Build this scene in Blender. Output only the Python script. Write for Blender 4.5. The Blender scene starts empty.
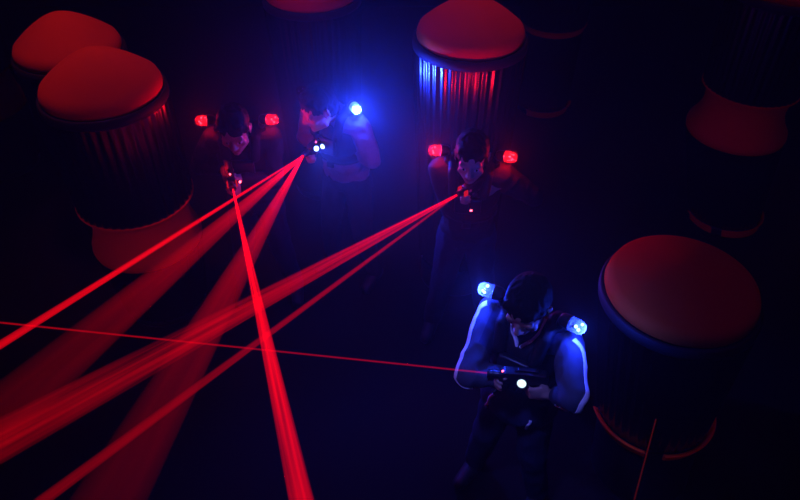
import bpy, bmesh, math, random
from mathutils import Vector as V, Matrix as M, noise
from mathutils.bvhtree import BVHTree
random.seed(7)
sc = bpy.context.scene
COL = sc.collection
PI = math.pi
R_ = math.radians

# ------------------------------------------------------------------ camera
CAM_H, PITCH, FPX = 3.7, R_(41.5), 700.0
cam = bpy.data.cameras.new('camera')
cam.sensor_width = 36.0
cam.lens = FPX / 800.0 * 36.0
cam.clip_start = 0.02
cam.dof.use_dof = True
cam.dof.focus_distance = 2.75
cam.dof.aperture_fstop = 4.0
co = bpy.data.objects.new('camera', cam)
COL.objects.link(co)
co.location = (0, 0, CAM_H)
co.rotation_euler = (PI / 2 - PITCH, 0, 0)
sc.camera = co
sp, cp = math.sin(PITCH), math.cos(PITCH)


def ray(px, py):
    X, U = (px - 400) / FPX, -(py - 250) / FPX
    return V((X, cp + U * sp, -sp + U * cp))


def at(px, py, z):
    """the point of the room at height z that the photograph shows at pixel (px, py)"""
    d = ray(px, py)
    return V((0, 0, CAM_H)) + d * ((z - CAM_H) / d.z)


# ------------------------------------------------------------------ render look
sc.view_settings.view_transform = 'Standard'
sc.view_settings.look = 'None'
sc.view_settings.gamma = 1.0
sc.view_settings.exposure = 0.0
cy = sc.cycles
cy.use_denoising = True
cy.max_bounces = 5
cy.diffuse_bounces = 2
cy.glossy_bounces = 2
cy.transmission_bounces = 3
cy.volume_bounces = 0
cy.transparent_max_bounces = 24
cy.sample_clamp_indirect = 1.0
cy.caustics_reflective = False
cy.caustics_refractive = False
cy.volume_max_steps = 128
cy.volume_step_rate = 0.2
w = bpy.data.worlds.new('world')
sc.world = w
w.use_nodes = True
w.node_tree.nodes['Background'].inputs[0].default_value = (0, 0, 0, 1)
w.node_tree.nodes['Background'].inputs[1].default_value = 0


# ------------------------------------------------------------------ materials
def nt(name):
    m = bpy.data.materials.new(name)
    m.use_nodes = True
    return m, m.node_tree.nodes, m.node_tree.links


def mat(name, col, rough=0.6, metal=0.0, var=0.25, scale=12.0, bump=0.0, bscale=40.0, spec=0.5, stretch=None, coat=0.0):
    """principled surface whose colour and relief vary with a noise texture"""
    m, N, L = nt(name)
    b = N['Principled BSDF']
    b.inputs['Roughness'].default_value = rough
    b.inputs['Metallic'].default_value = metal
    b.inputs['Specular IOR Level'].default_value = spec
    b.inputs['Coat Weight'].default_value = coat
    tc = N.new('ShaderNodeTexCoord')
    mp = N.new('ShaderNodeMapping')
    if stretch:
        mp.inputs['Scale'].default_value = stretch
    L.new(tc.outputs['Object'], mp.inputs['Vector'])
    n = N.new('ShaderNodeTexNoise')
    n.inputs['Scale'].default_value = scale
    n.inputs['Detail'].default_value = 4
    L.new(mp.outputs[0], n.inputs['Vector'])
    r = N.new('ShaderNodeMixRGB')
    r.inputs[1].default_value = (*[c * (1 - var) for c in col], 1)
    r.inputs[2].default_value = (*[min(1, c * (1 + var)) for c in col], 1)
    L.new(n.outputs['Fac'], r.inputs[0])
    L.new(r.outputs[0], b.inputs['Base Color'])
    if bump:
        n2 = N.new('ShaderNodeTexNoise')
        n2.inputs['Scale'].default_value = bscale
        n2.inputs['Detail'].default_value = 3
        L.new(mp.outputs[0], n2.inputs['Vector'])
        bp = N.new('ShaderNodeBump')
        bp.inputs['Strength'].default_value = bump
        bp.inputs['Distance'].default_value = 0.01
        L.new(n2.outputs['Fac'], bp.inputs['Height'])
        L.new(bp.outputs[0], b.inputs['Normal'])
    return m


def glow(name, col, s):
    m, N, L = nt(name)
    N.remove(N['Principled BSDF'])
    e = N.new('ShaderNodeEmission')
    e.inputs[0].default_value = (*col, 1)
    e.inputs[1].default_value = s
    L.new(e.outputs[0], N['Material Output'].inputs['Surface'])
    return m


def clear(name, tint, milk=0.30):
    """thin clear moulded plastic"""
    m, N, L = nt(name)
    N.remove(N['Principled BSDF'])
    t = N.new('ShaderNodeBsdfTransparent')
    t.inputs[0].default_value = (*tint, 1)
    g = N.new('ShaderNodeBsdfGlossy')
    g.inputs['Roughness'].default_value = 0.12
    d = N.new('ShaderNodeBsdfTranslucent')
    d.inputs[0].default_value = (*tint, 1)
    v = N.new('ShaderNodeTexVoronoi')
    v.inputs['Scale'].default_value = 130
    tc = N.new('ShaderNodeTexCoord')
    L.new(tc.outputs['Object'], v.inputs['Vector'])
    bp = N.new('ShaderNodeBump')
    bp.inputs['Strength'].default_value = 0.8
    bp.inputs['Distance'].default_value = 0.004
    L.new(v.outputs['Distance'], bp.inputs['Height'])
    L.new(bp.outputs[0], g.inputs['Normal'])
    L.new(bp.outputs[0], d.inputs['Normal'])
    m1 = N.new('ShaderNodeMixShader')
    m1.inputs[0].default_value = milk
    L.new(t.outputs[0], m1.inputs[1])
    L.new(d.outputs[0], m1.inputs[2])
    m2 = N.new('ShaderNodeMixShader')
    m2.inputs[0].default_value = 0.05
    L.new(m1.outputs[0], m2.inputs[1])
    L.new(g.outputs[0], m2.inputs[2])
    L.new(m2.outputs[0], N['Material Output'].inputs['Surface'])
    return m


ORANGE = mat('orange_paint', (0.85, 0.095, 0.009), 0.7, var=0.10, scale=5, bump=0.05, spec=0.05)
SHEATH = mat('black_ribbed_plastic', (0.10, 0.10, 0.12), 0.26, metal=1.0, var=0.3, scale=6, bump=0.15, bscale=18, stretch=(1, 1, 0.1))
BLACK = mat('black_plastic', (0.008, 0.008, 0.010), 0.38, bump=0.06)
RUBBER = mat('black_rubber', (0.012, 0.012, 0.013), 0.7, bump=0.1)
FLOORM = mat('dark_carpet', (0.004, 0.0035, 0.005), 0.9, var=0.4, scale=30, bump=0.3, bscale=200, spec=0.2)
WALLM = mat('dark_wall_paint', (0.006, 0.005, 0.008), 0.85, var=0.3, scale=3, bump=0.05, spec=0.2)
NAVY = mat('navy_tracksuit', (0.020, 0.024, 0.060), 0.8, var=0.2, scale=25, bump=0.15, bscale=300, spec=0.2)
SLEEVE = mat('grey_blue_sleeve', (0.05, 0.058, 0.09), 0.8, var=0.2, scale=25, bump=0.15, bscale=300, spec=0.2)
DARKCLOTH = mat('black_cloth', (0.015, 0.014, 0.018), 0.85, var=0.3, scale=25, bump=0.2, bscale=250, spec=0.2)
GREYCLOTH = mat('grey_cloth', (0.20, 0.20, 0.23), 0.85, var=0.25, scale=25, bump=0.2, bscale=250, spec=0.2)
DENIM = mat('dark_denim', (0.018, 0.022, 0.045), 0.85, var=0.3, scale=60, bump=0.2, bscale=400, spec=0.2)
WHITE = mat('white_piping', (0.86, 0.85, 0.88), 0.6, var=0.08, scale=60, bump=0.15, bscale=120)
VEST = mat('black_vest', (0.007, 0.007, 0.010), 0.65, spec=0.25, var=0.3, scale=14, bump=0.2, bscale=60)
SKIN = mat('skin', (0.42, 0.24, 0.17), 0.5, var=0.08, scale=14, bump=0.05, bscale=120)
LIPS = mat('lips', (0.33, 0.12, 0.10), 0.45, var=0.1)
IRIS = mat('dark_iris', (0.02, 0.012, 0.008), 0.2, var=0.1)
EYE = mat('eye_white', (0.6, 0.58, 0.56), 0.2, var=0.05)
HAIR = mat('dark_hair', (0.008, 0.006, 0.006), 0.75, spec=0.15, var=0.5, scale=30, bump=0.9, bscale=120, stretch=(3, 3, 0.6))
CLEAR = clear('clear_lens_plastic', (0.5, 0.65, 1.0), 0.06)
RCLEAR = clear('red_lens_plastic', (1.0, 0.5, 0.5), 0.03)
LED_B = glow('blue_white_led', (0.28, 0.45, 1.0), 9.0)
LED_R = glow('red_led', (1.0, 0.06, 0.10), 10.0)
DISC_B = glow('lit_lamp_disc', (0.62, 0.88, 1.0), 1.6)
STRIP_R = glow('red_light_strip', (1.0, 0.01, 0.02), 0.55)
LED_OFF = mat('unlit_led', (0.10, 0.11, 0.13), 0.3)


# ------------------------------------------------------------------ mesh helpers
def link(name, me, m=None, parent=None, smooth=True):
    o = bpy.data.objects.new(name, me)
    COL.objects.link(o)
    if m is not None:
        for x in (m if isinstance(m, (list, tuple)) else [m]):
            me.materials.append(x)
    if smooth:
        me.polygons.foreach_set('use_smooth', [True] * len(me.polygons))
    if parent is not None:
        o.parent = parent
    return o


def obj(name, bm, m, parent=None, smooth=True, sharp=None):
    bmesh.ops.recalc_face_normals(bm, faces=bm.faces)
    me = bpy.data.meshes.new(name)
    bm.to_mesh(me)
    bm.free()
    o = link(name, me, m, parent, smooth)
    if sharp:
        me.set_sharp_from_angle(angle=R_(sharp))
    return o


def tag(o, label=None, cat=None, group=None, kind=None):
    for k, v in (('label', label), ('category', cat), ('group', group), ('kind', kind)):
        if v:
            o[k] = v
    return o


def empty(name, loc, rz=0.0):
    o = bpy.data.objects.new(name, None)
    COL.objects.link(o)
    o.location = loc
    o.rotation_euler = (0, 0, rz)
    o.empty_display_size = 0.1
    return o


def frame(d, up=V((0, 0, 1))):
    z = d.normalized()
    x = up.cross(z)
    if x.length < 1e-4:
        x = V((1, 0, 0)).cross(z)
    x.normalize()
    y = z.cross(x)
    return M((x, y, z)).transposed()


def lathe(bm, prof, seg=64, c=(0, 0, 0), rib=0, amp=0.0, wave=None, mtx=None):
    """profile of (r, z) turned about z; a profile point with r == 0 closes with a fan"""
    rings = []
    for r, z in prof:
        if r <= 1e-6:
            rings.append([bm.verts.new((c[0], c[1], c[2] + z))])
        else:
            ring = []
            for k in range(seg):
                a = 2 * PI * k / seg
                rr = r + (amp * math.cos(rib * a) if rib else 0)
                if wave:
                    rr += wave(a, z)
                ring.append(bm.verts.new((c[0] + rr * math.cos(a), c[1] + rr * math.sin(a), c[2] + z)))
            rings.append(ring)
    allv = [v for r in rings for v in r]
    for a, b in zip(rings, rings[1:]):
        if len(a) == 1 and len(b) == 1:
            continue
        for k in range(seg):
            k2 = (k + 1) % seg
            if len(a) == 1:
                bm.faces.new((a[0], b[k], b[k2]))
            elif len(b) == 1:
                bm.faces.new((a[k], b[0], a[k2]))
            else:
                bm.faces.new((a[k], b[k], b[k2], a[k2]))
    if mtx is not None:
        bmesh.ops.transform(bm, matrix=mtx, verts=allv)
    return allv


def capsule(bm, a, b, ra, rb, seg=14, rings=5):
    a, b = V(a), V(b)
    d = b - a
    L = d.length
    F = frame(d if L > 1e-6 else V((0, 0, 1))).to_4x4()
    F.translation = a
    prof = [(0, -ra)]
    for i in range(1, rings + 1):
        t = PI / 2 * i / rings
        prof.append((ra * math.sin(t), -ra * math.cos(t)))
    for i in range(0, rings):
        t = PI / 2 * i / rings
        prof.append((rb * math.cos(t), L + rb * math.sin(t)))
    prof.append((0, L + rb))
    lathe(bm, prof, seg, mtx=F)


def ellipsoid(bm, c, r, rot=None, seg=24, rings=14):
    mt = M.Translation(V(c))
    if rot is not None:
        mt = mt @ rot.to_4x4()
    mt = mt @ M.Diagonal((r[0], r[1], r[2], 1))
    prof = [(0, -1)] + [(math.sin(PI * i / rings), -math.cos(PI * i / rings)) for i in range(1, rings)] + [(0, 1)]
    lathe(bm, prof, seg, mtx=mt)


def box(bm, c, s, rot=None, bev=0.0, seg=2):
    r = bmesh.ops.create_cube(bm, size=1.0)
    vs = r['verts']
    bmesh.ops.scale(bm, vec=s, verts=vs)
    if bev:
        es = list({e for v in vs for e in v.link_edges})
        q = bmesh.ops.bevel(bm, geom=es, offset=bev, segments=seg, affect='EDGES', profile=0.6)
        vs = list({v for f in q['faces'] for v in f.verts} | {v for v in vs if v.is_valid})
    mt = M.Translation(V(c))
    if rot is not None:
        mt = mt @ rot.to_4x4()
    bmesh.ops.transform(bm, matrix=mt, verts=vs)


def tube(bm, pts, r, seg=10):
    pts = [V(p) for p in pts]
    rings = []
    for i, p in enumerate(pts):
        d = pts[min(i + 1, len(pts) - 1)] - pts[max(i - 1, 0)]
        F = frame(d)
        rr = r[i] if isinstance(r, (list, tuple)) else r
        rings.append([bm.verts.new(p + F @ V((rr * math.cos(2 * PI * k / seg), rr * math.sin(2 * PI * k / seg), 0))) for k in range(seg)])
    for a, b in zip(rings, rings[1:]):
        for k in range(seg):
            bm.faces.new((a[k], a[(k + 1) % seg], b[(k + 1) % seg], b[k]))
    bm.faces.new(rings[0][::-1])
    bm.faces.new(rings[-1])


def prism(bm, outline, w, bev=0.006, mtx=None):
    """closed outline in the x-z plane given a width w along y, edges rounded"""
    vs = [bm.verts.new((x, -w / 2, z)) for x, z in outline]
    f = bm.faces.new(vs)
    q = bmesh.ops.extrude_face_region(bm, geom=[f])
    nv = [e for e in q['geom'] if isinstance(e, bmesh.types.BMVert)]
    bmesh.ops.translate(bm, vec=(0, w, 0), verts=nv)
    allv = vs + nv
    if bev:
        es = list({e for v in allv for e in v.link_edges})
        q = bmesh.ops.bevel(bm, geom=es, offset=bev, segments=2, affect='EDGES', profile=0.6)
        allv = list({v for fc in q['faces'] for v in fc.verts} | {v for v in allv if v.is_valid})
    if mtx is not None:
        bmesh.ops.transform(bm, matrix=mtx, verts=allv)


def fuse(bm, voxel, smooth=3):
    """one continuous skin over everything in the bmesh"""
    bmesh.ops.recalc_face_normals(bm, faces=bm.faces)
    me = bpy.data.meshes.new('tmp')
    bm.to_mesh(me)
    bm.free()
    o = bpy.data.objects.new('tmp', me)
    COL.objects.link(o)
    r = o.modifiers.new('r', 'REMESH')
    r.mode = 'VOXEL'
    r.voxel_size = voxel
    if smooth:
        s = o.modifiers.new('s', 'SMOOTH')
        s.factor = 0.5
        s.iterations = smooth
    dg = bpy.context.evaluated_depsgraph_get()
    dg.update()
    out = bpy.data.meshes.new_from_object(o.evaluated_get(dg))
    bpy.data.objects.remove(o)
    bpy.data.meshes.remove(me)
    return out


def folds(me, amp, freq, seed=0.0, zscale=1.0):
    me.update()
    nn = [v.normal.copy() for v in me.vertices]
    for v, n in zip(me.vertices, nn):
        p = V((v.co.x * freq, v.co.y * freq, v.co.z * freq * zscale)) + V((seed, seed * 2, -seed))
        f = 1 - abs(noise.noise(p)) * 2.2
        v.co += n * amp * (f - 0.5)


# ------------------------------------------------------------------ the room
def plane_box(name, c, s, m):
    bm = bmesh.new()
    box(bm, c, s)
    o = obj(name, bm, m, smooth=False)
    o['kind'] = 'structure'
    return o


X0, X1, Y0, Y1, ZC = -5.5, 5.5, -2.5, 9.0, 5.0
plane_box('floor', ((X0 + X1) / 2, (Y0 + Y1) / 2, -0.05), (X1 - X0, Y1 - Y0, 0.1), FLOORM)
plane_box('ceiling', ((X0 + X1) / 2, (Y0 + Y1) / 2, ZC + 0.05), (X1 - X0, Y1 - Y0, 0.1), WALLM)
plane_box('wall_back', ((X0 + X1) / 2, Y1 + 0.05, ZC / 2), (X1 - X0, 0.1, ZC), WALLM)
plane_box('wall_front', ((X0 + X1) / 2, Y0 - 0.05, ZC / 2), (X1 - X0, 0.1, ZC), WALLM)
plane_box('wall_left', (X0 - 0.05, (Y0 + Y1) / 2, ZC / 2), (0.1, Y1 - Y0, ZC), WALLM)
plane_box('wall_right', (X1 + 0.05, (Y0 + Y1) / 2, ZC / 2), (0.1, Y1 - Y0, ZC), WALLM)

SIGMA = 0.0065
hz, N, L = nt('haze')
N.remove(N['Principled BSDF'])
vs_ = N.new('ShaderNodeVolumeScatter')
vs_.inputs['Color'].default_value = (1, 1, 1, 1)
tc_ = N.new('ShaderNodeTexCoord')
acc = None
for c_, r_, d_ in ((at(352, 112, 1.6), 1.5, 0.042), (at(528, 305, 1.6), 0.8, 0.014), (at(428, 190, 1.4), 0.9, 0.010)):
    # haze density raised round the players to keep the lamp glow local
    dn = N.new('ShaderNodeVectorMath')
    dn.operation = 'DISTANCE'
    dn.inputs[1].default_value = c_
    L.new(tc_.outputs['Object'], dn.inputs[0])
    mr_ = N.new('ShaderNodeMapRange')
    mr_.interpolation_type = 'SMOOTHERSTEP'
    mr_.inputs['From Min'].default_value = 0.0
    mr_.inputs['From Max'].default_value = r_
    mr_.inputs['To Min'].default_value = d_
    mr_.inputs['To Max'].default_value = 0.0
    L.new(dn.outputs['Value'], mr_.inputs['Value'])
    ad = N.new('ShaderNodeMath')
    ad.operation = 'ADD'
    ad.inputs[0].default_value = SIGMA
    if acc is not None:
        L.new(acc, ad.inputs[0])
    L.new(mr_.outputs[0], ad.inputs[1])
    acc = ad.outputs[0]
L.new(acc, vs_.inputs['Density'])
vs_.inputs['Anisotropy'].default_value = 0.4
L.new(vs_.outputs[0], N['Material Output'].inputs['Volume'])
bm = bmesh.new()
box(bm, ((X0 + X1) / 2, (Y0 + Y1) / 2, ZC / 2), (X1 - X0 + 0.4, Y1 - Y0 + 0.4, ZC + 0.4))
haze = obj('haze', bm, hz, smooth=False)
tag(haze, 'thin theatrical haze hanging in the whole dark arena', 'haze', kind='stuff')


# ------------------------------------------------------------------ barrel obstacles
def arc_ring(bm, r0, r1, z0, z1, spans, seg=96, th=0.012):
    """a flared band standing on its lower edge, only over the angle spans given (degrees)"""
    for a0, a1 in spans:
        n = max(3, int(seg * abs(a1 - a0) / 360))
        rows = []
        for j in range(6):
            t = j / 5
            r = r0 + (r1 - r0) * (1 - math.sqrt(max(0, 1 - t * t))) if r1 > r0 else r0 + (r1 - r0) * t
            z = z0 + (z1 - z0) * t
            rows.append((r, z))
        out, inn = [], []
        for r, z in rows:
            out.append([bm.verts.new((r * math.cos(R_(a0 + (a1 - a0) * k / n)), r * math.sin(R_(a0 + (a1 - a0) * k / n)), z)) for k in range(n + 1)])
            inn.append([bm.verts.new(((r - th) * math.cos(R_(a0 + (a1 - a0) * k / n)), (r - th) * math.sin(R_(a0 + (a1 - a0) * k / n)), z)) for k in range(n + 1)])
        for j in range(5):
            for k in range(n):
                bm.faces.new((out[j][k], out[j][k + 1], out[j + 1][k + 1], out[j + 1][k]))
                bm.faces.new((inn[j][k], inn[j + 1][k], inn[j + 1][k + 1], inn[j][k + 1]))
            for k in (0, n):
                bm.faces.new((out[j][k], out[j + 1][k], inn[j + 1][k], inn[j][k]))
        for j in (0, 5):
            for k in range(n):
                bm.faces.new((out[j][k], inn[j][k], inn[j][k + 1], out[j][k + 1]))


def barrel(label, x, y, zt=2.05, rt=0.285, zh=1.42, rh=0.30, zw=1.11, rw=0.30, lip=(0.60, 0.26), waist=True, lipspans=None, dome=0.20, lean=(0, 0), K=1.2):
    # sizes as read off the photograph for a 0.57 m dome; the players beside them show the barrels are a fifth larger
    x, y = x * K, y * K
    zt, zh, zw = (CAM_H - K * (CAM_H - q) for q in (zt, zh, zw))
    lip = (max(0.036, CAM_H - K * (CAM_H - lip[0])), lip[1] * K)
    rt, rh, rw, dome = rt * K, rh * K, rw * K, dome * K
    t = empty('barrel_obstacle', (x, y, 0))
    tag(t, label, 'barrel', 'barrel obstacles', 'thing')
    # domed cap: a rounded rim below a low cone with a soft peak
    bm = bmesh.new()
    prof = [(rt - 0.02, zt - 0.03), (rt - 0.004, zt - 0.018), (rt, zt), (rt - 0.004, zt + 0.022), (rt * 0.955, zt + 0.048)]
    for i in range(1, 15):
        q = i / 14
        r = rt * 0.955 * (1 - q)
        h = 0.048 + (dome - 0.048) * (1 - (1 - q) ** 1.55)
        prof.append((r, zt + h))
    prof[-1] = (0, zt + dome)
    lathe(bm, prof, 96)
    obj('domed_cap', bm, ORANGE, t)
    # ribbed black sheath of the upper barrel, with its rolled rim
    rs = rt + 0.018
    bm = bmesh.new()
    rb = rh if waist else lip[1] - 0.020
    z_end = zh if waist else lip[0] + 0.034
    z0 = zt - 0.02
    prof = [(rs + (rb - rs) * k / 8, z0 - 0.05 + (z_end - z0 + 0.05) * k / 8) for k in range(9)]
    lathe(bm, prof, 252, rib=42, amp=0.004)
    obj('sheath', bm, SHEATH, t)
    bm = bmesh.new()
    lathe(bm, [(rs - 0.03, z0 - 0.05), (rs + 0.003, z0 - 0.055), (rs + 0.005, z0 - 0.035), (rs + 0.001, z0 - 0.004), (rs - 0.008, z0 + 0.002), (rs - 0.03, z0 - 0.012)], 96)
    obj('rim', bm, RUBBER, t)
    if waist:
        bm = bmesh.new()
        d = zh - zw
        rn = rh * 0.86
        prof = [(rh - 0.006, zh + 0.002), (rh + 0.008, zh + 0.005), (rh + 0.008, zh - 0.008), (rn + (rh - rn) * 0.45, zh - d * 0.09), (rn + 0.008, zh - d * 0.20), (rn, zh - d * 0.36), (rn + 0.006, zh - d * 0.50),
                (rn + (rw - rn) * 0.42, zh - d * 0.68), (rw - 0.006, zh - d * 0.84), (rw, zh - d * 0.93), (rw - 0.006, zh - d), (rw - 0.03, zh - d - 0.01)]
        lathe(bm, prof, 96)
        obj('waist', bm, ORANGE, t)
        bm = bmesh.new()
        r2 = rw - 0.008
        prof = [(r2 + (lip[1] - 0.020 - r2) * k / 6, zw - 0.005 + (lip[0] + 0.034 - zw) * k / 6) for k in range(7)]
        lathe(bm, prof, 252, rib=42, amp=0.004)
        obj('sheath', bm, SHEATH, t)
    # orange lip under the sheath and the dark foot
    if lipspans:
        bm = bmesh.new()
        arc_ring(bm, lip[1] - 0.016, lip[1] + 0.012, lip[0] - 0.036, lip[0] + 0.036, lipspans)
        obj('lip', bm, ORANGE, t)
    bm = bmesh.new()
    rf = lip[1] - 0.035
    lathe(bm, [(0, lip[0] + 0.02), (rf, lip[0] + 0.02), (rf - 0.004, lip[0] - 0.02), (rf - 0.004, 0.012), (rf, 0.006), (rf, 0.0), (0, 0)], 64)
    obj('foot', bm, BLACK, t)
    # the lower end of a barrel that does not stand quite straight
    if lean != (0, 0):
        top = zw if waist else zt
        for ch in t.children:
            for v in ch.data.vertices:
                q = max(0.0, (top - v.co.z) / (top - lip[0]))
                v.co.x += lean[0] * q
                v.co.y += lean[1] * q
    return t


barrel('big orange-domed barrel at left in front of another, red beam across its waist', -1.43, 3.03, 2.06, waist=True)
barrel('orange-domed barrel partly hidden behind the big left barrel', -1.84, 3.65, 1.97, waist=False)
barrel('orange-domed barrel with red and blue streaks of light, behind the red-lit player', 0.37, 3.50, 2.12, waist=False, K=1.12)
barrel('barrel at the right edge, orange waist showing, top cut off', 2.2, 3.97, 2.2, zh=1.57, rh=0.286, zw=1.24, rw=0.312, lean=(0.08, -0.14), lip=(0.50, 0.255), lipspans=((-175, -128), (-112, -5)))
barrel('broad dark barrel with large dim red dome beside the blue-lit player', 1.07, 1.90, 1.82, waist=False, lean=(0.085, 0.0), lip=(1.06, 0.262), lipspans=((-178, -112), (-94, 8)), dome=0.13)
barrel('barrel far off in the dark behind, only two dim orange arcs showing', 1.22, 5.39, 2.05, zh=1.38, rh=0.26, zw=1.33, rw=0.25, lip=(0.59, 0.24), lipspans=((-130, -8),))
barrel('barrel at the top edge, only the lower rim of its orange dome showing', -0.54, 4.25, 2.05, waist=False)
barrel('barrel cut off by the left edge, only a dim red waist piece showing', -3.03, 4.5, 2.05)


# ------------------------------------------------------------------ people
HS = 1.10   # head size


def ik(S, W, l1, l2, pole):
    S, W = V(S), V(W)
    d = W - S
    D = min(d.length, (l1 + l2) * 0.995)
    u = d.normalized()
    a = (l1 * l1 - l2 * l2 + D * D) / (2 * D)
    h = math.sqrt(max(0, l1 * l1 - a * a))
    p = V(pole)
    p = p - u * p.dot(u)
    p.normalize()
    return S + u * a + p * h, S + u * D


def hand(bm, pc, F, Nn, T, curl=(50, 62, 40), thumb=1.0):
    """a hand: palm centre pc, fingers towards F, palm facing Nn, thumb on the side T"""
    F, Nn, T = V(F).normalized(), V(Nn).normalized(), V(T).normalized()
    rot = M((T, F, Nn)).transposed()
    if rot.determinant() < 0:
        rot = M((-T, F, Nn)).transposed()
    ellipsoid(bm, pc, (0.043, 0.050, 0.016), rot)
    for q in (-0.026, -0.009, 0.009, 0.026):
        capsule(bm, pc - F * 0.038 + T * q * 0.6, pc + F * 0.042 + T * q, 0.013, 0.0105, 10, 4)
    lens = {0.030: (0.040, 0.025, 0.020), 0.010: (0.045, 0.028, 0.021), -0.010: (0.041, 0.026, 0.021), -0.029: (0.032, 0.020, 0.018)}
    for q, ls in lens.items():
        p = pc + F * 0.040 + T * q
        a = 0.0
        r = 0.0092 if q > -0.02 else 0.0080
        for k, ln in enumerate(ls):
            a += R_(curl[k])
            d = F * math.cos(a) + Nn * math.sin(a)
            p2 = p + d * ln
            capsule(bm, p, p2, r, r * 0.92, 10, 4)
            p, r = p2, r * 0.92
    # thumb leaves the side of the palm near its base
    p0 = pc - F * 0.030 + T * 0.028 + Nn * 0.004
    p1 = p0 + (T * 0.75 + F * 0.55 + Nn * 0.35).normalized() * 0.036
    p2 = p1 + (F * 0.75 + Nn * 0.65 * thumb + T * 0.15).normalized() * 0.031
    p3 = p2 + (F * 0.70 + Nn * 0.75 * thumb - T * 0.15).normalized() * 0.024
    capsule(bm, p0, p1, 0.0145, 0.0115, 10, 4)
    capsule(bm, p1, p2, 0.0112, 0.0102, 10, 4)
    capsule(bm, p2, p3, 0.0102, 0.0088, 10, 4)


def ribbon(name, surf, pts, wd, m, parent, lift=0.003, th=0.003, n=40):
    """a flat band laid on the cloth along the polyline pts"""
    bvh = BVHTree.FromPolygons([v.co for v in surf.vertices], [p.vertices for p in surf.polygons])
    pts = [V(p) for p in pts]
    ls = [(b - a).length for a, b in zip(pts, pts[1:])]
    tot = sum(ls)
    path = []
    for i in range(n + 1):
        s = tot * i / n
        k = 0
        while k < len(ls) - 1 and s > ls[k]:
            s -= ls[k]
            k += 1
        path.append(pts[k].lerp(pts[k + 1], s / ls[k]))
    hit = [bvh.find_nearest(p) for p in path]
    P = [h[0] for h in hit]
    Nn = [h[1] for h in hit]
    for _ in range(3):
        P = [P[0]] + [(P[i - 1] + P[i] * 2 + P[i + 1]) / 4 for i in range(1, n)] + [P[-1]]
        Nn = [Nn[0]] + [(Nn[i - 1] + Nn[i] * 2 + Nn[i + 1]).normalized() for i in range(1, n)] + [Nn[-1]]
    bm = bmesh.new()
    rows = []
    for i in range(n + 1):
        t = (P[min(i + 1, n)] - P[max(i - 1, 0)]).normalized()
        s = t.cross(Nn[i]).normalized()
        row = []
        for q, hgt in ((-0.5, -0.004), (-0.5, lift), (-0.2, lift + th), (0.2, lift + th), (0.5, lift), (0.5, -0.004)):
            p = P[i] + s * q * wd
            if hgt > 0:
                h = bvh.find_nearest(p)
                p = h[0] + Nn[i] * hgt
            else:
                p = p + Nn[i] * hgt
            row.append(bm.verts.new(p))
        rows.append(row)
    for a, b in zip(rows, rows[1:]):
        for k in range(6):
            bm.faces.new((a[k], a[(k + 1) % 6], b[(k + 1) % 6], b[k]))
    bm.faces.new(rows[0])
    bm.faces.new(rows[-1][::-1])
    return obj(name, bm, m, parent, sharp=50)


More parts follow.
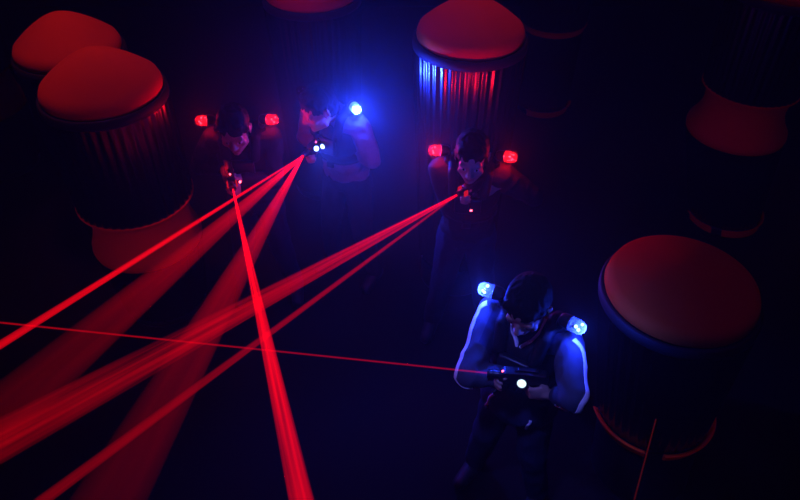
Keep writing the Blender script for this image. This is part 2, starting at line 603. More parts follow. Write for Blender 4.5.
def person(label, loc, rz, wrists, palms, lean=0.0, head_pitch=20, head_yaw=0, head_fwd=0.06, head_up=0.0, elbows=None, cloth=NAVY, sleeve=None, legs=DENIM, scale=1.0,
           poles=((-0.45, 0.2, -1), (0.45, 0.2, -1)), leds=('R', 'R'), pod_tilt=20, stripes=False, piping=False, seed=0.0, hair_len=0.0, spread=0.10, pod_in=0.030, hem=None):
    """local frame: faces -y, stands on z = 0; index 0 is the side of -x"""
    def B(x, y, z):
        return V((x, y - lean * max(0, z - 0.93), z))
    bm = bmesh.new()
    torso = [(B(0, 0.0, 1.28), (0.158, 0.105, 0.185)), (B(0, 0.0, 1.08), (0.138, 0.098, 0.17)), (B(0, 0.015, 0.94), (0.150, 0.108, 0.13))]
    for c, r in torso:
        ellipsoid(bm, c, r)
    sh = [B(-0.178, 0.0, 1.405), B(0.178, 0.0, 1.405)]
    capsule(bm, B(-0.15, 0, 1.40), B(0.15, 0, 1.40), 0.062, 0.062)
    nb = B(0, 0.01, 1.43)
    hc = B(0, 0, 1.585) + V((0, -head_fwd, 0)) + V((0, 0, head_up - 0.25 * head_fwd))
    capsule(bm, nb, hc + V((0, 0.02, -0.05)), 0.060, 0.052)
    capsule(bm, B(-0.09, 0.02, 1.435), B(0, 0.01, 1.475), 0.045, 0.05)
    capsule(bm, B(0.09, 0.02, 1.435), B(0, 0.01, 1.475), 0.045, 0.05)
    arms = []
    for i in (0, 1):
        if elbows:
            # of all elbows the arm allows, the one nearest to the sight line
            o_, d_ = elbows[i]
            best = None
            for k in range(120):
                a = 2 * PI * k / 120
                e, q = ik(sh[i], wrists[i], 0.300, 0.255, V((math.cos(a), -0.35, math.sin(a))))
                v = e - o_
                c = (v - d_ * v.dot(d_)).length
                if best is None or c < best[0]:
                    best = (c, e, q)
            el, wr = best[1], best[2]
        else:
            el, wr = ik(sh[i], wrists[i], 0.285, 0.255, poles[i])
        arms.append((sh[i], el, wr))
        capsule(bm, sh[i], el, 0.054, 0.040)
        capsule(bm, el, el.lerp(wr, 0.35), 0.040, 0.041)
        capsule(bm, el.lerp(wr, 0.35), wr, 0.041, 0.027)
        pc, F, Nn, T = palms[i]
        capsule(bm, wr, V(pc) - V(F).normalized() * 0.02, 0.026, 0.024)
        hand(bm, V(pc), F, Nn, T)
    legp = []
    for s in (-1, 1):
        hp, kn, an = V((0.082 * s, 0.01, 0.90)), V((s * (0.08 + spread * 0.5), -0.035, 0.50)), V((s * (0.09 + spread), 0.02, 0.10))
        legp.append((hp, kn, an))
        capsule(bm, hp, kn, 0.086, 0.058)
        capsule(bm, kn, kn.lerp(an, 0.35), 0.056, 0.058)
        capsule(bm, kn.lerp(an, 0.35), an, 0.058, 0.038)
        capsule(bm, an + V((0, 0.02, -0.045)), an + V((s * 0.02, -0.15, -0.065)), 0.040, 0.028)
    # head
    Rh = M.Rotation(R_(head_yaw), 3, 'Z') @ M.Rotation(R_(head_pitch), 3, 'X')

    def H(x, y, z):
        return hc + Rh @ V((x, y, z)) * HS

    def he(bm, c, r, rot):
        ellipsoid(bm, c, tuple(k * HS for k in r), rot)

    def hcap(bm, a, b, ra, rb):
        capsule(bm, a, b, ra * HS, rb * HS)
    he(bm, H(0, 0.012, 0.030), (0.074, 0.096, 0.090), Rh)
    he(bm, H(0, -0.020, -0.030), (0.062, 0.074, 0.088), Rh)
    hcap(bm, H(-0.040, -0.015, -0.080), H(0, -0.072, -0.098), 0.024, 0.021)
    hcap(bm, H(0.040, -0.015, -0.080), H(0, -0.072, -0.098), 0.024, 0.021)
    hcap(bm, H(-0.042, -0.070, 0.018), H(0.042, -0.070, 0.018), 0.014, 0.014)
    hcap(bm, H(0, -0.086, 0.008), H(0, -0.105, -0.028), 0.009, 0.014)
    for s in (-1, 1):
        he(bm, H(s * 0.012, -0.096, -0.034), (0.011, 0.012, 0.009), Rh)
        he(bm, H(s * 0.032, -0.071, -0.004), (0.0135, 0.0135, 0.0125), Rh)
        he(bm, H(s * 0.042, -0.060, -0.030), (0.022, 0.020, 0.018), Rh)
        er = Rh @ M.Rotation(R_(18 * s), 3, 'Z')
        he(bm, H(s * 0.076, 0.010, -0.008), (0.008, 0.020, 0.032), er)
        hcap(bm, H(s * 0.083, 0.024, -0.022), H(s * 0.086, 0.022, 0.018), 0.006, 0.007)
    hcap(bm, H(-0.020, -0.083, -0.062), H(0.020, -0.083, -0.062), 0.0075, 0.0075)
    hcap(bm, H(-0.016, -0.083, -0.072), H(0.016, -0.083, -0.072), 0.0085, 0.0085)
    me = fuse(bm, 0.0055, 3)
    body = link('person', me, [SKIN, LIPS, EYE, IRIS])
    for p in me.polygons:
        q = Rh.transposed() @ (p.center - hc) / HS
        if q.y < -0.070 and abs(q.x) < 0.024 and -0.082 < q.z < -0.055:
            p.material_index = 1
        elif abs(abs(q.x) - 0.032) < 0.011 and q.y < -0.072 and abs(q.z + 0.004) < 0.006:
            p.material_index = 3 if abs(abs(q.x) - 0.032) < 0.0055 else 2
    body.location = loc
    body.rotation_euler = (0, 0, rz)
    body.scale = (scale,) * 3
    tag(body, label, 'person', 'players', 'thing')

    # hair
    bm = bmesh.new()
    he(bm, H(0, 0.020, 0.047), (0.084, 0.100, 0.091), Rh)
    he(bm, H(0, 0.052, -0.005), (0.072, 0.066, 0.085 + hair_len * 0.4), Rh)
    hcap(bm, H(-0.050, -0.046, 0.082), H(0.046, -0.050, 0.086), 0.020, 0.019)
    for s in (-1, 1):
        hcap(bm, H(s * 0.068, -0.020, 0.055), H(s * 0.071, -0.006, 0.012 - hair_len), 0.014, 0.010)
    me2 = fuse(bm, 0.006, 2)
    folds(me2, 0.006, 38, seed, 0.5)
    link('hair', me2, HAIR, body)

    # jacket
    g = 0.014
    bm = bmesh.new()
    for c, r in torso[:2]:
        ellipsoid(bm, c, tuple(k + g for k in r))
    ellipsoid(bm, B(0, 0.01, 0.96), (0.158 + g, 0.112 + g, 0.105))
    capsule(bm, B(-0.15, 0, 1.40), B(0.15, 0, 1.40), 0.062 + g, 0.062 + g)
    capsule(bm, B(-0.085, 0.02, 1.435), B(0, 0.012, 1.46), 0.052, 0.058)
    capsule(bm, B(0.085, 0.02, 1.435), B(0, 0.012, 1.46), 0.052, 0.058)
    for S, E_, W in arms:
        capsule(bm, S, E_, 0.056 + g, 0.046 + g)
        capsule(bm, E_, E_.lerp(W, 0.86), 0.045 + g, 0.029 + g)
    if hem:
        ellipsoid(bm, V((0, -0.005, hem)), (0.203, 0.158, 0.14))
    mj = fuse(bm, 0.008, 4)
    folds(mj, 0.007, 13, seed + 3, 0.8)
    jm = [cloth, sleeve or cloth]
    jk = link('jacket', mj, jm, body)
    if sleeve:
        for p in mj.polygons:
            for S, E_, W in arms:
                if abs(p.center.x) > 0.165 or p.center.y < B(0, -0.17, p.center.z).y:
                    p.material_index = 1
    if stripes:
        for i, (S, E_, W) in enumerate(arms):
            s = -1 if i == 0 else 1
            ou = V((s * 0.66, -0.55, 0.30)).normalized()
            pts = [S + V((s * 0.03, -0.03, 0.08)), S + V((s * 0.065, -0.045, 0.035)), S.lerp(E_, 0.5) + ou * 0.07, E_ + ou * 0.06, E_ + V((s * 0.045, -0.045, -0.02))]
            wd = (W - E_).normalized()
            dn = V((s * 0.15, -0.7, -0.6)).normalized()
            pts += [E_.lerp(W, 0.30) + dn * 0.06, E_.lerp(W, 0.84) + dn * 0.05] if i == 1 else [E_ + wd * 0.05 + dn * 0.06]
            rb = ribbon('sleeve_stripe', mj, pts, 0.028, WHITE, jk, n=60)
            rb['label'] = 'white stripe down the sleeve'
        for x, x2, z0, z1 in ((-0.125, -0.150, 0.98, 0.76), (0.125, 0.120, 0.90, 0.78)):
            rb = ribbon('hem_stripe', mj, [V((x, -0.17, z0)), V((x2, -0.17, z1))], 0.014, WHITE, jk, n=20)
            rb['label'] = 'white stripe at the hem of the jacket'

    # trousers and shoes
    bm = bmesh.new()
    ellipsoid(bm, B(0, 0.015, 0.925), (0.156 + g, 0.116 + g, 0.125))
    ellipsoid(bm, V((0, -0.005, 0.85)), (0.09, 0.085, 0.06))
    for hp, kn, an in legp:
        capsule(bm, hp, kn, 0.090 + g, 0.064 + g)
        capsule(bm, kn, an + V((0, 0, 0.0)), 0.064 + g, 0.050 + g)
    mt = fuse(bm, 0.010, 3)
    folds(mt, 0.007, 10, seed + 9, 0.7)
    link('trousers', mt, legs, body)
    for (hp, kn, an), s in zip(legp, (-1, 1)):
        bm = bmesh.new()
        a = V((an.x, an.y, 0))
        capsule(bm, a + V((0, 0.03, 0.055)), a + V((s * 0.022, -0.155, 0.045)), 0.052, 0.043)
        capsule(bm, a + V((0, 0.02, 0.06)), a + V((0, 0.015, 0.10)), 0.05, 0.052)
        ms = fuse(bm, 0.007, 3)
        for v in ms.vertices:
            if v.co.z < 0.012:
                v.co.z = 0.004
        link('shoe', ms, RUBBER, body)

    # laser vest: chest shell with straps over the shoulders
    bm = bmesh.new()
    ellipsoid(bm, B(0, 0, 1.275), (0.150 + 0.030, 0.105 + 0.034, 0.165))
    ellipsoid(bm, B(0, 0, 1.15), (0.136 + 0.034, 0.098 + 0.034, 0.10))
    for s in (-1, 1):
        pts = [B(s * 0.085, -0.125, 1.34), B(s * 0.098, -0.075, 1.455), B(s * 0.10, 0.02, 1.495), B(s * 0.095, 0.10, 1.43), B(s * 0.085, 0.13, 1.33)]
        for p, q in zip(pts, pts[1:]):
            capsule(bm, p, q, 0.030, 0.030)
        capsule(bm, B(s * 0.10, 0.01, 1.480), B(s * 0.135, 0.0, 1.478), 0.03, 0.024)
    mv = fuse(bm, 0.008, 3)
    vest = link('vest', mv, VEST, body)
    vest['label'] = 'black laser tag vest'
    bm = bmesh.new()
    box(bm, B(0, -0.150, 1.27), (0.15, 0.035, 0.11), bev=0.012)
    obj('chest_panel', bm, BLACK, vest)
    for z in (1.10,):
        rb = ribbon('strap', mv, [B(0.20 * math.sin(R_(a)), -0.17 * math.cos(R_(a)), z) for a in range(-100, 101, 20)], 0.030, RUBBER, vest, n=40)
        bm = bmesh.new()
        box(bm, B(0, -0.141, z), (0.05, 0.018, 0.042), bev=0.005)
        obj('buckle', bm, BLACK, vest)
    if piping:
        for s in (-1, 1):
            rb = ribbon('collar_piping', mj, [B(s * 0.068, 0.0, 1.50), B(s * 0.066, -0.045, 1.46), B(s * 0.045, -0.09, 1.42), B(s * 0.01, -0.12, 1.375)], 0.012, WHITE, jk, n=24, lift=0.012)
            rb['label'] = 'white piping on the collar'

    # shoulder lights: black cup, clear lens, leds
    pods = []
    for i, s in ((0, -1), (1, 1)):
        d = V((s * 0.95, -0.18, 0.06)).normalized()
        if isinstance(leds[i], tuple):
            kind_, d = leds[i][0], V(leds[i][1]).normalized()
        else:
            kind_ = leds[i]
        base = B(s * 0.172, -0.01, 1.550)
        F = frame(d).to_4x4()
        F.translation = base
        bm = bmesh.new()
        lathe(bm, [(0, -0.045), (0.022, -0.043), (0.030, -0.030), (0.033, 0.0), (0.034, 0.004), (0.030, 0.006), (0.028, -0.004), (0, -0.006)], 28, mtx=F)
        capsule(bm, base - d * 0.03, B(s * 0.13, 0, 1.490), 0.02, 0.02)
        pod = obj('shoulder_light', bm, BLACK, body)
        bm = bmesh.new()
        lathe(bm, [(0.030, 0.0), (0.031, 0.012), (0.030, 0.050), (0.025, 0.064), (0.014, 0.071), (0, 0.073)], 28, mtx=F)
        obj('lens', bm, CLEAR if kind_ in 'Bb' else RCLEAR, pod)
        col = {'B': LED_B, 'R': LED_R}.get(kind_, LED_OFF)
        for k, (lx, ly, lr) in enumerate(((-0.014, 0.011, 0.0075), (0.017, 0.006, 0.0065), (0.001, -0.017, 0.0075))):
            bm = bmesh.new()
            ellipsoid(bm, F @ V((lx, ly, 0.042 + 0.4 * lx)), tuple([lr if kind_ == 'B' else lr * 0.6] * 3), seg=12, rings=8)
            obj('led', bm, col, pod)
        pods.append((base + d * pod_in, d, kind_))
    Mw = M.Translation(V(loc)) @ M.Rotation(rz, 4, 'Z') @ M.Scale(scale, 4)
    return body, [(Mw @ p, (Mw.to_3x3() @ d).normalized(), k) for p, d, k in pods], Mw


# ------------------------------------------------------------------ lamps
def spot(name, p, d, col, power, cone=150, blend=0.6, rad=0.012):
    l = bpy.data.lights.new(name, 'SPOT')
    l.color = col
    l.energy = power
    l.spot_size = R_(cone)
    l.spot_blend = blend
    l.shadow_soft_size = rad
    o = bpy.data.objects.new(name, l)
    COL.objects.link(o)
    o.location = p
    o.rotation_euler = V(d).to_track_quat('-Z', 'Y').to_euler()
    return o


def point(name, p, col, power, rad=0.012):
    l = bpy.data.lights.new(name, 'POINT')
    l.color = col
    l.energy = power
    l.shadow_soft_size = rad
    o = bpy.data.objects.new(name, l)
    COL.objects.link(o)
    o.location = p
    return o


BLUE = (0.03, 0.065, 1.0)
RED = (1.0, 0.008, 0.02)


# ------------------------------------------------------------------ laser guns
GS = 0.86   # size of the guns


def gun(label, muzzle, fwd, lamps, strips=None, up=V((0, 0, 1)), tops=None):
    """phaser pointing along fwd with its muzzle at the point given; local x = barrel, z = up.
    lamps: (local position, local direction, radius, material)"""
    G = V(fwd).normalized()
    Rr = G.cross(up).normalized()
    U = Rr.cross(G)
    Q = M((G, -Rr, U)).transposed()
    t = bpy.data.objects.new('laser_gun', None)
    COL.objects.link(t)
    t.empty_display_size = 0.05
    t.location = V(muzzle)
    t.rotation_euler = Q.to_euler()
    t.scale = (GS,) * 3
    tag(t, label, 'laser gun', 'laser guns', 'thing')
    bm = bmesh.new()
    prism(bm, [(-0.305, 0.020), (-0.290, 0.040), (-0.200, 0.048), (-0.085, 0.040), (-0.060, 0.026), (-0.060, -0.026), (-0.110, -0.034), (-0.215, -0.032), (-0.300, -0.018)], 0.052, 0.007)
    obj('body', bm, BLACK, t, sharp=40)
    bm = bmesh.new()
    Fm = M.Rotation(PI / 2, 4, 'Y')
    lathe(bm, [(0, -0.070), (0.023, -0.070), (0.023, -0.03), (0.020, -0.026), (0.020, -0.010), (0.023, -0.007), (0.023, -0.001), (0.013, -0.001), (0.011, -0.008), (0, -0.008)], 32, mtx=Fm)
    obj('barrel', bm, BLACK, t, sharp=40)
    bm = bmesh.new()
    prism(bm, [(-0.212, -0.025), (-0.252, -0.028), (-0.276, -0.130), (-0.234, -0.140)], 0.034, 0.010)
    obj('grip', bm, RUBBER, t, sharp=50)
    bm = bmesh.new()
    tube(bm, [(-0.205, 0, -0.030), (-0.200, 0, -0.055), (-0.180, 0, -0.064), (-0.155, 0, -0.055), (-0.150, 0, -0.032)], 0.0045, 8)
    obj('trigger_guard', bm, BLACK, t)
    bm = bmesh.new()
    prism(bm, [(-0.194, -0.028), (-0.182, -0.028), (-0.186, -0.052), (-0.193, -0.050)], 0.008, 0.002)
    obj('trigger', bm, RUBBER, t)
    bm = bmesh.new()
    prism(bm, [(-0.125, -0.028), (-0.075, -0.024), (-0.080, -0.105), (-0.115, -0.110)], 0.036, 0.010)
    obj('foregrip', bm, RUBBER, t, sharp=50)
    bm = bmesh.new()
    prism(bm, [(-0.255, 0.040), (-0.245, 0.060), (-0.150, 0.060), (-0.130, 0.042)], 0.022, 0.004)
    obj('sight_rail', bm, BLACK, t, sharp=40)
    for p in tops or ():
        bm = bmesh.new()
        ellipsoid(bm, p, (0.006, 0.006, 0.005), seg=12, rings=8)
        obj('status_led', bm, LED_R, t)
    if strips:
        for s in (-1, 1):
            bm = bmesh.new()
            box(bm, (-0.050, s * 0.030, 0.004), (0.030, 0.010, 0.040), bev=0.003)
            obj('side_light', bm, strips, t)
    for p, d, r, m in lamps:
        p, d = V(p), V(d).normalized()
        F = frame(d).to_4x4()
        F.translation = p
        bm = bmesh.new()
        lathe(bm, [(0, -0.030), (r * 0.9, -0.030), (r * 1.25, -0.014), (r * 1.28, 0.002), (r * 1.05, 0.003), (r, -0.003), (0, -0.003)], 24, mtx=F)
        q = V((max(-0.28, min(-0.07, p.x)), 0, 0))
        capsule(bm, p - d * 0.022, q, r * 0.7, 0.016)
        h = obj('lamp', bm, BLACK, t, sharp=40)
        bm = bmesh.new()
        lathe(bm, [(r * 1.02, -0.002), (r * 0.7, 0.003), (0, 0.005)], 24, mtx=F)
        obj('lamp_lens', bm, m, h)
    Mw = M.Translation(V(muzzle)) @ Q.to_4x4() @ M.Scale(GS, 4)
    return t, Mw


def hold(Mw_gun, Mp, swap=False):
    """palm frames of both hands, in the player's own frame: index 0 (x < 0, the player's right) on the grip, 1 on the foregrip"""
    inv = Mp.inverted()
    A = inv @ Mw_gun
    r3 = A.to_3x3()
    G, Lf, U = r3 @ V((1, 0, 0)), r3 @ V((0, 1, 0)), r3 @ V((0, 0, 1))
    for a in (G, Lf, U):
        a.normalize()
    gt = (U + G * 0.22).normalized()
    gc = A @ V((-0.246, 0, -0.075))
    fc = A @ V((-0.098, 0, -0.066))
    q = -1 if swap else 1
    pa = (gc - Lf * 0.030 * q - G * 0.024, (G - Lf * 0.1 * q).normalized(), Lf * q, gt)
    pb = (fc + Lf * 0.030 * q - G * 0.022, (G + Lf * 0.1 * q).normalized(), -Lf * q, U)
    wa = pa[0] - pa[1] * 0.075 - U * 0.01
    wb = pb[0] - (pb[1] - Lf * 0.35 * q).normalized() * 0.075 - U * 0.01
    return ([wb, wa], [pb, pa]) if swap else ([wa, wb], [pa, pb])


def place(left_px, right_px, z=1.555):
    """world position and turn of a player whose two shoulder lights stand at these pixels"""
    a, b = at(*left_px, z), at(*right_px, z)
    mid = (a + b) / 2
    d = b - a
    return mid, math.atan2(d.y, d.x), d.length


def sight(Mp, px, py):
    i = Mp.inverted()
    return i @ V((0, 0, CAM_H)), (i.to_3x3() @ ray(px, py)).normalized()


def stand(mid, rz, lean):
    off = M.Rotation(rz, 3, 'Z') @ V((0, -0.01 - lean * 0.57 - 0.035, 0))
    return V((mid.x - off.x, mid.y - off.y, 0))


def mtx(loc, rz):
    return M.Translation(loc) @ M.Rotation(rz, 4, 'Z')


# ---- the blue-lit player in front
mid4, rz4, sep4 = place((490, 295), (569, 327))
print('P4', mid4, math.degrees(rz4), sep4)
loc4 = stand(mid4, rz4, 0.10)
m4 = at(487, 373, 1.30)
e4 = at(-140, 308, 1.36)
print('P4 muzzle local', mtx(loc4, rz4).inverted() @ m4, 'dir', (e4 - m4).normalized())
f4 = (e4 - m4).normalized()
g4, G4 = gun('black laser gun with a lit white lamp disc, held low by the blue-lit front player', m4, f4,
             [((-0.172, 0.046, 0.002), (0.15, 0.85, 0.5), 0.022, DISC_B), ((-0.045, 0.02, -0.125), (0.55, 0.3, -0.6), 0.009, LED_B)], tops=[(-0.075, 0.006, 0.034)])  # this status led stands in for a faint red reflection on the chest
wr, pl = hold(G4, mtx(loc4, rz4), swap=True)
p4, pods4, _ = person('person in white-striped tracksuit, head bowed, two blue shoulder lights', loc4, rz4, wr, pl, lean=0.10,
                      head_pitch=30, head_fwd=0.06, head_up=0.035, elbows=[sight(mtx(loc4, rz4), 466, 398), sight(mtx(loc4, rz4), 570, 418)], legs=NAVY, cloth=NAVY, sleeve=SLEEVE, leds=('B', 'B'), stripes=True, piping=True, pod_in=0.058, hem=0.86, seed=1.7,
                      poles=((-1.0, 0.2, -0.55), (1.0, 0.15, -0.6)))

# ---- the red-lit player in the middle
mid3, rz3, sep3 = place((434, 152), (511, 159))
print('P3', mid3, math.degrees(rz3), sep3)
loc3 = stand(mid3, rz3, 0.12)
m3 = at(457, 195, 1.40)
e3 = at(-60, 480, 1.0)
f3 = (at(200, 338, 1.32) - m3).normalized()
print('P3 muzzle local', mtx(loc3, rz3).inverted() @ m3, f3)
g3, G3 = gun('laser gun with one red lamp, firing two red beams, held by the middle player', m3, f3,
             [((-0.075, 0.055, -0.135), (0.5, 0.8, 0.1), 0.009, LED_R)], strips=STRIP_R)
wr, pl = hold(G3, mtx(loc3, rz3), swap=True)
p3, pods3, _ = person('person in dark clothes with two red shoulder lights, aiming in front of the ribbed barrel', loc3, rz3, wr, pl, lean=0.12, head_pitch=14, head_fwd=0.07,
                      cloth=DARKCLOTH, seed=5.1, hair_len=0.05)

# ---- the red-lit player behind on the left
mid1, rz1, sep1 = place((202, 122), (271, 121))
print('P1', mid1, math.degrees(rz1), sep1)
loc1 = stand(mid1, rz1, 0.16)
m1 = at(233, 189, 1.30)
f1 = (at(262, 330, 1.26) - m1).normalized()
print('P1 muzzle local', mtx(loc1, rz1).inverted() @ m1, f1)
g1, G1 = gun('laser gun with several red lights, its wide beam coming straight down the picture', m1, f1,
             [((-0.045, 0.055, 0.015), (0.8, 0.2, 0.35), 0.009, LED_R)], strips=STRIP_R, tops=[(-0.10, 0.0, 0.050)])
wr, pl = hold(G1, mtx(loc1, rz1))
p1, pods1, _ = person('person in dark clothes with two red shoulder lights, beside the big left barrel', loc1, rz1, wr, pl, lean=0.16, head_pitch=24, head_fwd=0.12,
                      cloth=DARKCLOTH, seed=8.3)

# ---- the blue-lit player behind
rz2 = R_(-30)
l2 = at(358, 109, 1.555)
lean2 = 0.18
loc2 = l2 - M.Rotation(rz2, 3, 'Z') @ V((0.215, -0.01 - lean2 * 0.56 - 0.03, 0))
loc2.z = 0
m2 = at(303, 156, 1.26)
f2 = (at(190, 245, 1.18) - m2).normalized()
print('P2', loc2, 'muzzle local', mtx(loc2, rz2).inverted() @ m2, f2)
g2, G2 = gun('laser gun with two bright blue-white lamps, fanning three red beams', m2, f2,
             [((-0.10, 0.045, 0.020), (0.4, 0.75, 0.5), 0.018, LED_B), ((-0.165, 0.048, 0.0), (0.4, 0.75, 0.45), 0.017, LED_B)], tops=[(-0.13, 0.02, 0.05)])
wr, pl = hold(G2, mtx(loc2, rz2), swap=True)
p2, pods2, _ = person('person in grey top with one glaring blue shoulder light, bent over a gun', loc2, rz2, wr, pl, lean=lean2, head_pitch=22, head_fwd=0.13,
                      head_yaw=-30, pod_in=0.056, cloth=GREYCLOTH, legs=DARKCLOTH, seed=11.9, leds=('x', ('B', (0.80, -0.60, 0.12))))

# lights of the lamps on the vests and guns
for pods, col, pw, cone in ((pods4, BLUE, 16, 165), (pods3, RED, 4.0, 170), (pods1, RED, 2.6, 170), (pods2, BLUE, 22.0, 175)):
    for p, d, k in pods:
        if k in 'BR':
            point('shoulder_lamp', p, col, pw * (0.5 if pods is pods4 and p is pods4[1][0] else 1.0), 0.006)
spot('shoulder_lamp', pods2[1][0], pods2[1][1] + V((0, -0.4, 0.25)), BLUE, 110.0, 172, 0.35, 0.008)


def gl(Mw, p, d, col, pw, cone=60, blend=0.8):
    spot('gun_lamp', Mw @ V(p), Mw.to_3x3() @ V(d), col, pw, cone, blend, 0.008)


gl(G4, (-0.030, 0.030, -0.142), (0.40, 0.30, -0.85), BLUE, 18.0, 42)
gl(G4, (-0.167, 0.072, 0.018), (0.15, 0.85, 0.5), BLUE, 0.8, 120)
gl(G2, (-0.095, 0.075, 0.030), (0.4, 0.75, -0.15), BLUE, 12.0, 120)
gl(G2, (-0.160, 0.078, 0.008), (0.4, 0.75, -0.2), BLUE, 12.0, 120)
gl(G2, (-0.09, 0.06, -0.03), (0.45, 0.3, -0.85), BLUE, 25.0, 60)
gl(G3, (-0.060, 0.080, -0.133), (0.5, 0.8, 0.1), RED, 0.5, 160)
gl(G1, (-0.03, 0.06, 0.025), (0.8, 0.2, 0.35), RED, 0.5, 150)


# ------------------------------------------------------------------ laser beams
def beam_mat(name, L_, wa, wb, power, core, streak, sx, col=(1.0, 0.001, 0.007), fade=0.0):
    """light scattered out of a beam: flux is kept along the beam, so it is brightest where it is narrow"""
    m, N, K = nt(name)
    N.remove(N['Principled BSDF'])
    tc = N.new('ShaderNodeTexCoord')
    sep = N.new('ShaderNodeSeparateXYZ')
    K.new(tc.outputs['Object'], sep.inputs[0])

    def mth(op, a, b=None):
        n = N.new('ShaderNodeMath')
        n.operation = op
        for i, q in enumerate((a, b)):
            if q is None:
                continue
            if isinstance(q, (int, float)):
                n.inputs[i].default_value = q
            else:
                K.new(q, n.inputs[i])
        return n.outputs[0]
    t = mth('DIVIDE', sep.outputs['Z'], L_)
    wid = mth('ADD', mth('MULTIPLY', t, wb - wa), wa)
    u = mth('DIVIDE', sep.outputs['X'], wid)
    cmb = N.new('ShaderNodeCombineXYZ')
    K.new(mth('MULTIPLY', u, sx), cmb.inputs[0])
    K.new(mth('MULTIPLY', sep.outputs['Z'], 0.9), cmb.inputs[2])
    nz = N.new('ShaderNodeTexNoise')
    nz.inputs['Scale'].default_value = 1.0
    nz.inputs['Detail'].default_value = 3
    K.new(cmb.outputs[0], nz.inputs['Vector'])
    mr = N.new('ShaderNodeMapRange')
    mr.inputs['From Min'].default_value = 0.3
    mr.inputs['From Max'].default_value = 0.7
    mr.inputs['To Min'].default_value = 1 - streak
    mr.inputs['To Max'].default_value = 1 + streak
    K.new(nz.outputs['Fac'], mr.inputs['Value'])
    s = mth('DIVIDE', power, mth('ADD', mth('POWER', wid, core), 0.0004))
    s = mth('MULTIPLY', s, mr.outputs[0])
    if fade:
        s = mth('MULTIPLY', s, mth('SUBTRACT', 1.0, mth('MULTIPLY', t, fade)))
    e = N.new('ShaderNodeEmission')
    e.inputs[0].default_value = (*col, 1)
    K.new(s, e.inputs[1])
    K.new(e.outputs[0], N['Material Output'].inputs['Volume'])
    return m


def beam_mesh(bm, L_, wa, wb, ta, tb, seg=20, n=8, off=(0, 0)):
    rings = []
    for j in range(n + 1):
        t = j / n
        a, b = (wa + (wb - wa) * t) / 2, (ta + (tb - ta) * t) / 2
        rings.append([bm.verts.new((off[0] * t + a * math.cos(2 * PI * k / seg), off[1] * t + b * math.sin(2 * PI * k / seg), L_ * t)) for k in range(seg)])
    for p, q in zip(rings, rings[1:]):
        for k in range(seg):
            bm.faces.new((p[k], p[(k + 1) % seg], q[(k + 1) % seg], q[k]))
    bm.faces.new(rings[0][::-1])
    bm.faces.new(rings[-1])


def beam(label, a, b, wa, wb, power, ta=None, tb=None, core=1.6, streak=0.3, sx=4.0, col=(1.0, 0.001, 0.007), side=None, fade=0.0):
    """side: the world direction the fan spreads in"""
    a, b = V(a), V(b)
    d = b - a
    z = d.normalized()
    x = (side or ray(400, 250).cross(d)).copy()
    x = (x - z * x.dot(z)).normalized()
    y = z.cross(x)
    bm = bmesh.new()
    beam_mesh(bm, d.length, wa, wb, ta or wa, tb or wb)
    m = beam_mat('beam_light', d.length, wa, wb, power, core, streak, sx, col, fade)
    o = obj('laser_beam', bm, m)
    o.location = a
    o.rotation_euler = M((x, y, z)).transposed().to_euler()
    tag(o, label, 'laser beam', 'laser beams', 'thing')
    return o


# three beams of the player behind in blue
beam('thin red laser beam, uppermost of the three from the blue-lamped gun', m2, at(-90, 401, 1.22), 0.009, 0.046, 0.11, fade=0.2)
beam('broad dim red laser beam, middle one of the three from the blue-lamped gun', m2, at(-70, 475, 1.05), 0.010, 0.30, 1.9, 0.008, 0.010, 1.3, 0.35, 3.0, fade=0.7)
beam('broad red laser beam, steepest of the three from the blue-lamped gun', m2, at(76, 560, 1.0), 0.010, 0.32, 2.0, 0.008, 0.010, 1.3, 0.35, 3.0, fade=0.7)
# the player in red on the left
beam('bright red laser beam coming nearly straight down to the bottom edge', m1, at(310, 540, 1.2), 0.008, 0.108, 2.2, 0.008, 0.03, 1.0, 0.6, 5.0, fade=0.2)
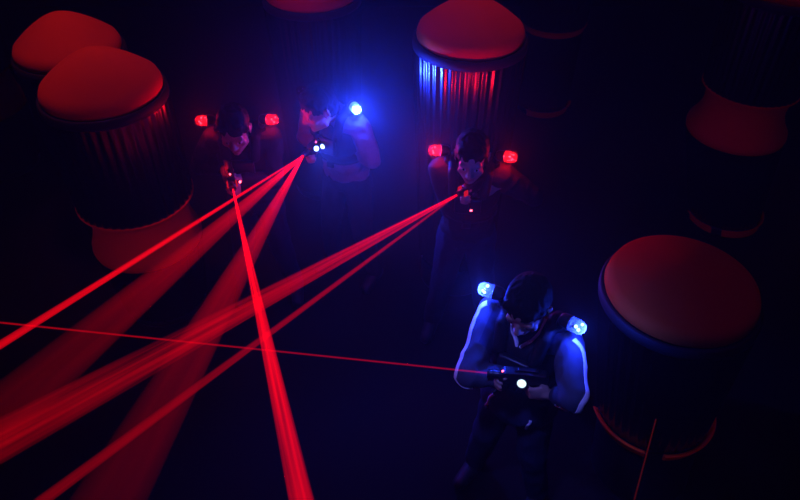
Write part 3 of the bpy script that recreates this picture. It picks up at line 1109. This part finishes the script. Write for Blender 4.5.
# the player in red in the middle
beam('thick streaked red laser beam, upper one of the two from the middle player', m3, at(-70, 478, 1.25), 0.012, 0.19, 2.0, 0.010, 0.03, 1.0, 0.85, 5.5, fade=0.6)
beam('slim red laser beam, lower one of the two from the middle player', m3, at(0, 532, 1.25), 0.008, 0.050, 0.034, fade=0.3)
# the player in front
beam('hair-thin red laser beam crossing the others to the left edge from the front player', m4, e4, 0.008, 0.010, 0.026, streak=0.1)
# a hit on the right barrel
b5 = at(656, 419, 1.36)
beam('hair-thin dim orange-red laser beam at the bottom right, ending on the dark barrel', at(628, 523, 1.6), b5, 0.006, 0.006, 0.003, streak=0.1, col=(1.0, 0.05, 0.02))


# ------------------------------------------------------------------ unseen fill spots added under the ceiling for barrels and front player
def area(name, p, d, col, power, sx, sy):
    l = bpy.data.lights.new(name, 'AREA')
    l.shape = 'RECTANGLE'
    l.size, l.size_y = sx, sy
    l.color = col
    l.energy = power
    o = bpy.data.objects.new(name, l)
    COL.objects.link(o)
    o.location = p
    o.rotation_euler = V(d).to_track_quat('-Z', 'Y').to_euler()
    return o


UV = (0.95, 0.12, 0.28)  # red tint of the added spots, brings up the orange paint
for p, q, pw, cone in (((-1.95, 4.0, 4.9), (-1.95, 4.0, 0), 100, 36), ((0.45, 4.1, 4.9), (0.42, 3.95, 0), 62, 22), ((-0.8, 5.6, 4.9), (-0.8, 5.3, 0), 60, 40),
                       ((1.3, 2.3, 4.9), (1.3, 2.3, 0), 8, 40), ((2.7, 4.8, 4.9), (2.6, 4.7, 0), 32, 40),
                       ((-2.6, -1.5, 4.9), (-1.75, 3.5, 0.7), 85, 14), ((2.6, -1.0, 4.9), (2.65, 4.6, 0.6), 26, 18), ((1.9, -1.5, 4.9), (1.40, 1.98, 0.52), 36, 13),
                       ((0.9, -1.0, 4.9), (1.5, 6.2, 0.5), 20, 10)):
    spot('fill_spot', p, V(q) - V(p), UV, pw, cone, 0.7, 0.15)
spot('fill_spot', (-0.7, 0.8, 4.9), V((0.58, 1.98, 1.25)) - V((-0.7, 0.8, 4.9)), (0.10, 0.12, 1.0), 440, 15, 0.6, 0.15)  # added blue fill that brightens the front player's white stripes
